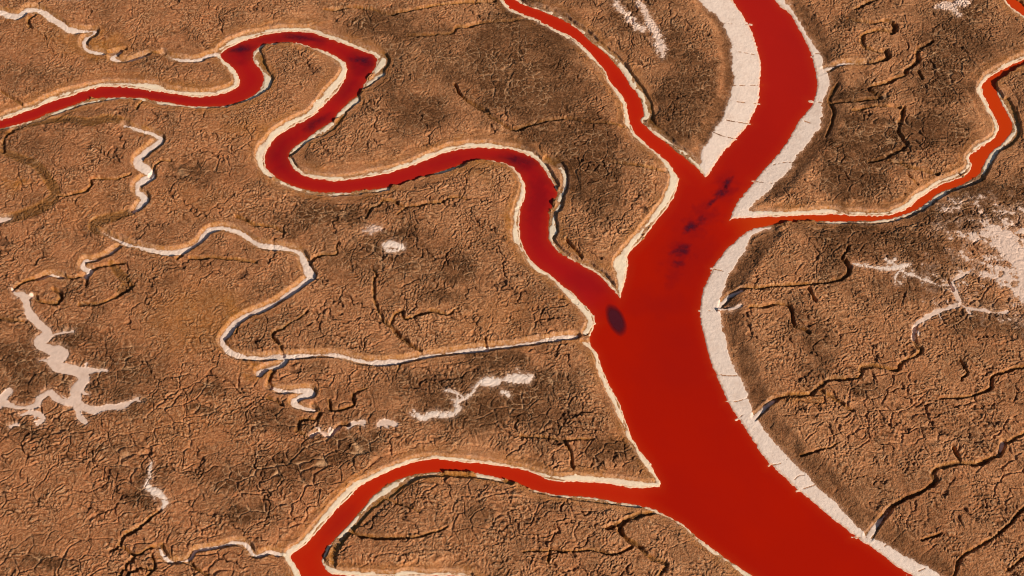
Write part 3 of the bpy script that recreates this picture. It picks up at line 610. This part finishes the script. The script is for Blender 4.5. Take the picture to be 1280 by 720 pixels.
def mat_ground():
    g = NT('cracked_mud')
    dark, orange, crack = g.attr('tone')
    cutv, dustv, warm = g.attr('state')
    c = g.mix(g.ramp(g.noise(0.06, 5), 0.32, 0.68), (0.68, 0.300, 0.132), (0.53, 0.198, 0.078))
    c = g.mix(g.math('MULTIPLY', warm, 0.75), c, (0.52, 0.182, 0.070))
    c = g.mix(g.ramp(g.noise(0.16, 6, 0.65), 0.40, 0.64, 0, 0.72), c, (0.26, 0.098, 0.037))
    c = g.mix(g.ramp(g.noise(0.9, 5, 0.7), 0.35, 0.7, 0, 0.35), c, (0.36, 0.145, 0.052))
    c = g.mix(g.ramp(g.noise(2.2, 4, 0.7), 0.5, 0.75, 0, 0.6), c, (0.80, 0.430, 0.210))
    c = g.mix(orange, c, (0.46, 0.168, 0.024))
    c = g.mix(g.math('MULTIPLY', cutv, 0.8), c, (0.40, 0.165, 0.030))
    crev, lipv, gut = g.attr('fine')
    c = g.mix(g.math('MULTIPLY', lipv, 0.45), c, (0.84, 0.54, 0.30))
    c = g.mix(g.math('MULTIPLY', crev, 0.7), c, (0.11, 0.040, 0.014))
    c = g.mix(g.ramp(g.noise(5.0, 3, 0.7), 0.3, 0.75, 0.0, 0.35), c, (0.16, 0.06, 0.022))
    dn = g.math('MULTIPLY', dark, g.ramp(g.noise(1.5, 5, 0.75), 0.36, 0.55, 0.50, 1.0))
    c = g.mix(g.math('MULTIPLY', dn, 0.94), c, (0.070, 0.027, 0.009))
    c = g.mix(g.math('MULTIPLY', crack, g.ramp(dark, 0.1, 0.7, 0.25, 0.8)), c, (0.62, 0.36, 0.19))
    c = g.mix(g.math('MULTIPLY', gut, 0.75), c, (0.07, 0.028, 0.014))  # shade and damp mud painted into gully and crack bottoms
    c = g.mix(g.math('MULTIPLY', dustv, g.ramp(g.noise(1.6, 4), 0.35, 0.7)), c, (0.74, 0.46, 0.31))
    g.l(c, g.b.inputs['Base Color'])
    g.b.inputs['Roughness'].default_value = 0.95
    g.b.inputs['Specular IOR Level'].default_value = 0.1
    v = g.n('ShaderNodeTexVoronoi'); v.inputs['Scale'].default_value = 2.9; g.l(g.geo, v.inputs['Vector'])
    h = g.math('ADD', g.math('MULTIPLY', g.noise(4.2, 5, 0.7), 1.0), g.math('MULTIPLY', v.outputs[0], -0.7))
    b = g.n('ShaderNodeBump'); b.inputs['Strength'].default_value = 1.0; b.inputs['Distance'].default_value = 0.13
    g.l(h, b.inputs['Height']); g.l(b.outputs[0], g.b.inputs['Normal'])
    return g.m
def mat_salt(name, base):
    g = NT(name)
    st, wetv, _ = g.attr('state')
    c = g.mix(g.ramp(g.noise(0.8, 5), 0.35, 0.7), base, tuple(k * 0.90 for k in base))
    c = g.mix(g.ramp(g.noise(0.25, 5, .65), 0.48, 0.72, 0, 0.3), c, (0.76, 0.52, 0.40))
    c = g.mix(g.ramp(g.noise(4.0, 4, .7), 0.5, 0.8, 0, 0.35), c, (0.62, 0.42, 0.32))
    c = g.mix(g.math('MULTIPLY', st, 0.8), c, (0.60, 0.38, 0.26))
    c = g.mix(g.math('MULTIPLY', wetv, g.ramp(g.noise(1.3, 4), 0.35, 0.65, 0.1, 0.75)), c, (0.80, 0.36, 0.17))
    g.l(c, g.b.inputs['Base Color'])
    g.b.inputs['Roughness'].default_value = 0.75
    g.b.inputs['Specular IOR Level'].default_value = 0.25
    b = g.n('ShaderNodeBump'); b.inputs['Strength'].default_value = 0.8; b.inputs['Distance'].default_value = 0.08
    g.l(g.noise(4.5, 5, 0.7), b.inputs['Height']); g.l(b.outputs[0], g.b.inputs['Normal'])
    return g.m
def mat_water():
    g = NT('red_brine')
    a = g.n('ShaderNodeAttribute', attribute_name='tint')
    sh, dp, _ = g.attr('state')
    c = g.mix(g.ramp(g.noise(0.035, 3, 0.45), 0.35, 0.65, 0, 0.12), a.outputs['Color'], (0.20, 0.004, 0.004))
    c = g.mix(sh, c, (0.58, 0.055, 0.008))
    g.l(c, g.b.inputs['Base Color'])
    g.b.inputs['Roughness'].default_value = 0.12
    g.b.inputs['IOR'].default_value = 1.33
    g.b.inputs['Specular IOR Level'].default_value = 0.35
    b = g.n('ShaderNodeBump'); b.inputs['Strength'].default_value = 0.12; b.inputs['Distance'].default_value = 0.04
    g.l(g.noise(1.4, 3, 0.5), b.inputs['Height']); g.l(b.outputs[0], g.b.inputs['Normal'])
    return g.m

# ------------------------------------------------------------------ ground
leftness = np.clip(1 - sstep(150, 620, U + big_n * 120) + 0.5 * lowleft, 0, 1)
orange_all = np.clip(orangef * 0.8 + 0.55 * smooth_near * (1 - gentle) * sstep(-0.5, 0.4, mid_n) + 0.45 * (cut > 0.2) * cut, 0, 1)
band_dark = 0.75 * (1 - sstep(-8, 4, d_band + mid_n * 5))
dk = sstep(0.08, 0.58, darkf * (1 + 0.35 * (U > 600) * (V < 330)) + 0.16 * mid_n + 0.10 * edge_n)
dk = dk * np.clip(0.62 + 0.35 * cellid + 0.35 * cellid2, 0, 1)
loose = sstep(0.02, 0.42, fbm(X, Y, 8, 4, 401, 0.65)) * 0.55 * (0.3 + 0.7 * cellid) * (1 - smooth_band)
ground_dark = np.clip(np.maximum.reduce([dk, band_dark * (0.8 + 0.5 * edge_n), loose]), 0, 1)
cbrk = sstep(-0.2, 0.25, fbm(X, Y, 2.6, 3, 421))
crackattr = np.clip(np.maximum(bigcrack, (1 - sstep(0.02, 0.2, mid_edge)) * (0.25 + 0.75 * zone2)) * (0.25 + 0.75 * cbrk) * (1 - smooth_band), 0, 1)
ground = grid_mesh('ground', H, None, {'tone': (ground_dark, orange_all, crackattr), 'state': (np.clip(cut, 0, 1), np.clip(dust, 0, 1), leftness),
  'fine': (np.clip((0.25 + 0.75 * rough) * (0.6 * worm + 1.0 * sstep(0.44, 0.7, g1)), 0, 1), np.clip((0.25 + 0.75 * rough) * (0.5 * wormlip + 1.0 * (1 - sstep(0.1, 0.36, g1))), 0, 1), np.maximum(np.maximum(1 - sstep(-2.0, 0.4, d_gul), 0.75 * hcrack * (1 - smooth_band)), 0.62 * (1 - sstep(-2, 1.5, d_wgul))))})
ground['kind'] = 'structure'
ground['label'] = 'tan and rust brown cracked mud of the salt marsh'
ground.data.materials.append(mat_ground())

# ------------------------------------------------------------------ water, one sheet for each channel
SUB = 2
wi = np.argmin(np.stack([w[::SUB, ::SUB] for w in water_sdf]) + np.array([-1.0 * (k == 0) for k in range(len(water_sdf))])[:, None, None] * 1000 * (water_sdf[0][::SUB, ::SUB] < 0)[None], 0)
dwl = d_w[::SUB, ::SUB]
fm = np.minimum.reduce([dwl[:-1, :-1], dwl[1:, :-1], dwl[:-1, 1:], dwl[1:, 1:]]) < 3.0
fi = wi[:-1, :-1]
shal = np.clip(1 - sstep(0.0, 3.4, -d_w), 0, 1) * 0.4 + 0.12 * (1 - sstep(2, 14, -d_w + big_n * 4))
deep = sstep(10, 40, -d_w)
brine = mat_water()
away = sstep(-12, 38, np.where(water_sdf[0] > 50, 50, water_sdf[0]))
TRIB = [(0.42, 0.0075, 0.0012), (0.56, 0.017, 0.003), (0.44, 0.0095, 0.0085), (0.56, 0.020, 0.003), (0.63, 0.046, 0.002), (0.66, 0.050, 0.002)]
tidx = np.argmin(np.stack(water_sdf[1:]), 0) + 1
topness = 1 - sstep(40, 360, V)
murk = np.zeros((NY, NX), F)
wu = U + 12 * edge_n + 10 * mid_n; wv = V + 10 * wx
for (a, b, ru, rv, am) in [(905,235,12,16,.5),(885,262,12,14,.45),(868,282,16,16,.5),(853,315,14,18,.5),(845,340,12,18,.35),(860,300,30,60,.25),(302,62,26,13,.75),(375,47,60,9,.65),(453,78,30,18,.75),(430,110,28,18,.5),(394,154,34,12,.6),(650,202,40,11,.75),(672,240,16,50,.5),(350,190,22,34,.5),(430,655,30,30,.25),(560,200,60,10,.25),(200,118,80,8,.3),(730,350,40,20,.25),(920,520,90,160,.12),(850,450,70,60,.15),(830,380,50,20,.2)]:
    murk = np.maximum(murk, F(am) * np.exp(-((wu - a) / ru) ** 2 - ((wv - b) / rv) ** 2))
murk = np.clip(murk + 0.10 * fbm(X + 0.6 * Y, Y, 14, 4, 501), 0, 1)
tint = []
for ch in range(3):
    main_c = np.array(0.42, F) if ch == 0 else None
    base = [(0.475, 0.46), (0.0100, 0.0125), (0.0003, 0.0065)][ch]
    mc = base[0] + (base[1] - base[0]) * topness
    tc = np.array([q[ch] for q in TRIB], F)[tidx]
    full = mc + (tc - mc) * away
    dkc = [0.16, 0.004, 0.010][ch]
    tint.append((full + (dkc - full) * murk).astype(F))
for k, (nm, lb, pl) in enumerate(WATERS):
    m = fm & (fi == k)
    o = grid_mesh(nm, 0.0, m, {'state': (shal, deep, deep), 'tint': tuple(tint)}, SUB)
    if o:
        o['kind'] = 'structure'; o['label'] = lb
        o.data.materials.append(brine)

# ------------------------------------------------------------------ salt crusts
pale = mat_salt('white_salt', (0.97, 0.765, 0.635))
rosy = mat_salt('dusty_salt', (0.86, 0.62, 0.49))
cream = mat_salt('cream_salt', (0.98, 0.80, 0.58))
pink = mat_salt('pink_salt', (0.66, 0.44, 0.34))
vis = (rise > -0.9) & (d_w > -3.0)
fv = vis[:-1, :-1] | vis[1:, :-1] | vis[:-1, 1:] | vis[1:, 1:]
fs = SALT_IDX[:-1, :-1]
sa = {'state': (np.clip(stain, 0, 1), np.clip(wet, 0, 1), wet)}
for k, (nm, lb, ct, gp, kd, st, pl) in enumerate(SALT):
    o = grid_mesh(nm, salt_z, fv & (fs == k), sa)
    if not o: continue
    o['label'] = lb; o['category'] = ct
    if gp: o['group'] = gp
    o.data.materials.append(pink if kd == 'faint' else rosy if kd in ('rough', 'pan', 'shallow') else cream if kd == 'bank' else pale)

# ------------------------------------------------------------------ dark oval and slicks, see-through sheets laid over the brine
def mat_spot(name, col, lo):
    g = NT(name)
    d, _, _ = g.attr('state')
    g.b.inputs['Base Color'].default_value = col
    g.b.inputs['Roughness'].default_value = 0.3
    a = g.math('MULTIPLY', d, g.ramp(g.noise(0.6, 5, 0.6), 0.38, 0.6, lo, 1.0))
    g.l(a, g.b.inputs['Alpha'])
    return g.m
SM = mat_spot('purple_slick', (0.085, 0.008, 0.022, 1), 0.3)
SO = mat_spot('maroon_oval', (0.085, 0.008, 0.014, 1), 0.9)
SPOTS = [
 ('dark_patch', 'solid dark maroon oval patch in the river where the meandering creek joins', 770, 400, 23, 11.5, 64, 1.0, 0.05),
 ('dark_slick', 'uppermost purple slick floating in the middle of the river', 909, 229, 7, 4, -60, 0.9, .5),
 ('dark_slick', 'second purple slick from the top in the river', 902, 240, 8, 4.5, -40, .9, .5),
 ('dark_slick', 'thin slanting purple slick in the river', 890, 253, 9, 2.6, -45, .7, .4),
 ('dark_slick', 'faint purple slick joining the thin one to the blob below', 876, 276, 7, 4, -40, .6, .5),
 ('dark_slick', 'blotchy purple slick left of the river centre', 863, 284, 8, 5, -20, .9, .5),
 ('dark_slick', 'round purple slick in the river level with the salt point', 852, 313, 9, 6, -20, .9, .5),
 ('dark_slick', 'lowest faint purple slick in the river', 847, 330, 6, 4, 0, .6, .5),
 ('dark_slick', 'dark stain in the left bend of the uppermost meander', 302, 61, 10, 4, -15, .8, .5),
 ('dark_slick', 'long faint stain along the top of the uppermost meander', 375, 47, 17, 3.5, 8, .6, .5),
 ('dark_slick', 'dark stain near the right elbow of the uppermost meander', 453, 76, 11, 5, 10, .7, .5),
 ('dark_slick', 'faint stain where the meander narrows going down', 394, 154, 14, 4, -30, .5, .5),
 ('dark_slick', 'dark stain in the top bend of the creek before the river', 648, 200, 15, 4, 15, .6, .5),
]
for (nm, lb, u0, v0, ra, rb, ang, st_, rag) in SPOTS:
    rs = np.random.RandomState(int(u0 + v0))
    if rag > .2: ra, rb = ra * 1.5, rb * 1.5
    nr, na = 10, 48
    ph = rs.rand(6) * 6.28
    co, al = [(u0, v0)], [min(1, st_)]
    for i in range(1, nr + 1):
        r = i / nr
        for j in range(na):
            t = 2 * math.pi * j / na
            w = 1 + rag * 0.55 * (math.sin(2 * t + ph[0]) * .5 + math.sin(3 * t + ph[1]) * .5 + math.sin(5 * t + ph[2]) * .4 + math.sin(9 * t + ph[3]) * .25)
            x, y = ra * r * w * math.cos(t), rb * r * w * math.sin(t)
            c, s = math.cos(math.radians(ang)), math.sin(math.radians(ang))
            co.append((u0 + x * c - y * s, v0 + x * s + y * c))
            e = 1 - r
            al.append(min(1.0, max(0.0, e * (2.0 if rag < .2 else 1.1)) ) * min(1, st_))
    verts = []
    for (u, v) in co:
        a_ = (u - 640.0) / FPX; b_ = (360.0 - v) / FPX
        t = (0.0 - CAM[2]) / (-SP + b_ * CP)
        verts.append((a_ * t, CAM[1] + (CP + b_ * SP) * t, 0.008))
    faces = [(0, 1 + (j + 1) % na, 1 + j) for j in range(na)]
    for i in range(nr - 1):
        for j in range(na):
            a, b = 1 + i * na + j, 1 + i * na + (j + 1) % na
            faces.append((a, b, b + na, a + na))
    me = bpy.data.meshes.new(nm); me.from_pydata(verts, [], faces); me.update()
    at = me.attributes.new('state', 'FLOAT_COLOR', 'POINT')
    for i, q in enumerate(al): at.data[i].color = (q, q, q, 1)
    me.materials.append(SO if nm == 'dark_patch' else SM)
    o = bpy.data.objects.new(nm, me); COL.objects.link(o)
    o['label'] = lb; o['category'] = 'dark patch' if nm == 'dark_patch' else 'slick'
    if nm != 'dark_patch': o['group'] = 'purple slicks floating on the red brine'

# ------------------------------------------------------------------ light
AZ = math.atan2(-0.62, 0.78)                 # direction towards the sun, from +x
EL = math.radians(29.5)
sd = bpy.data.lights.new('sun', 'SUN'); sd.energy = 5.0; sd.angle = math.radians(0.5); sd.color = (1.0, 0.89, 0.75)
so = bpy.data.objects.new('sun', sd); COL.objects.link(so)
from mathutils import Vector
to_sun = Vector((math.cos(AZ) * math.cos(EL), math.sin(AZ) * math.cos(EL), math.sin(EL)))
so.rotation_euler = to_sun.to_track_quat('Z', 'Y').to_euler()
so.location = (0, 0, 400)
w = bpy.data.worlds.new("World"); scene.world = w; w.use_nodes = True
bg = w.node_tree.nodes['Background']
sky = w.node_tree.nodes.new('ShaderNodeTexSky'); sky.sky_type = 'NISHITA'; sky.sun_disc = False
sky.sun_elevation = EL
sky.sun_rotation = math.pi / 2 - AZ          # nishita measures clockwise from +Y
w.node_tree.links.new(sky.outputs[0], bg.inputs[0])
bg.inputs[1].default_value = 0.05
scene.view_settings.view_transform = 'Standard'
scene.view_settings.look = 'None'
scene.view_settings.exposure = 0
scene.cycles.filter_width = 1.1
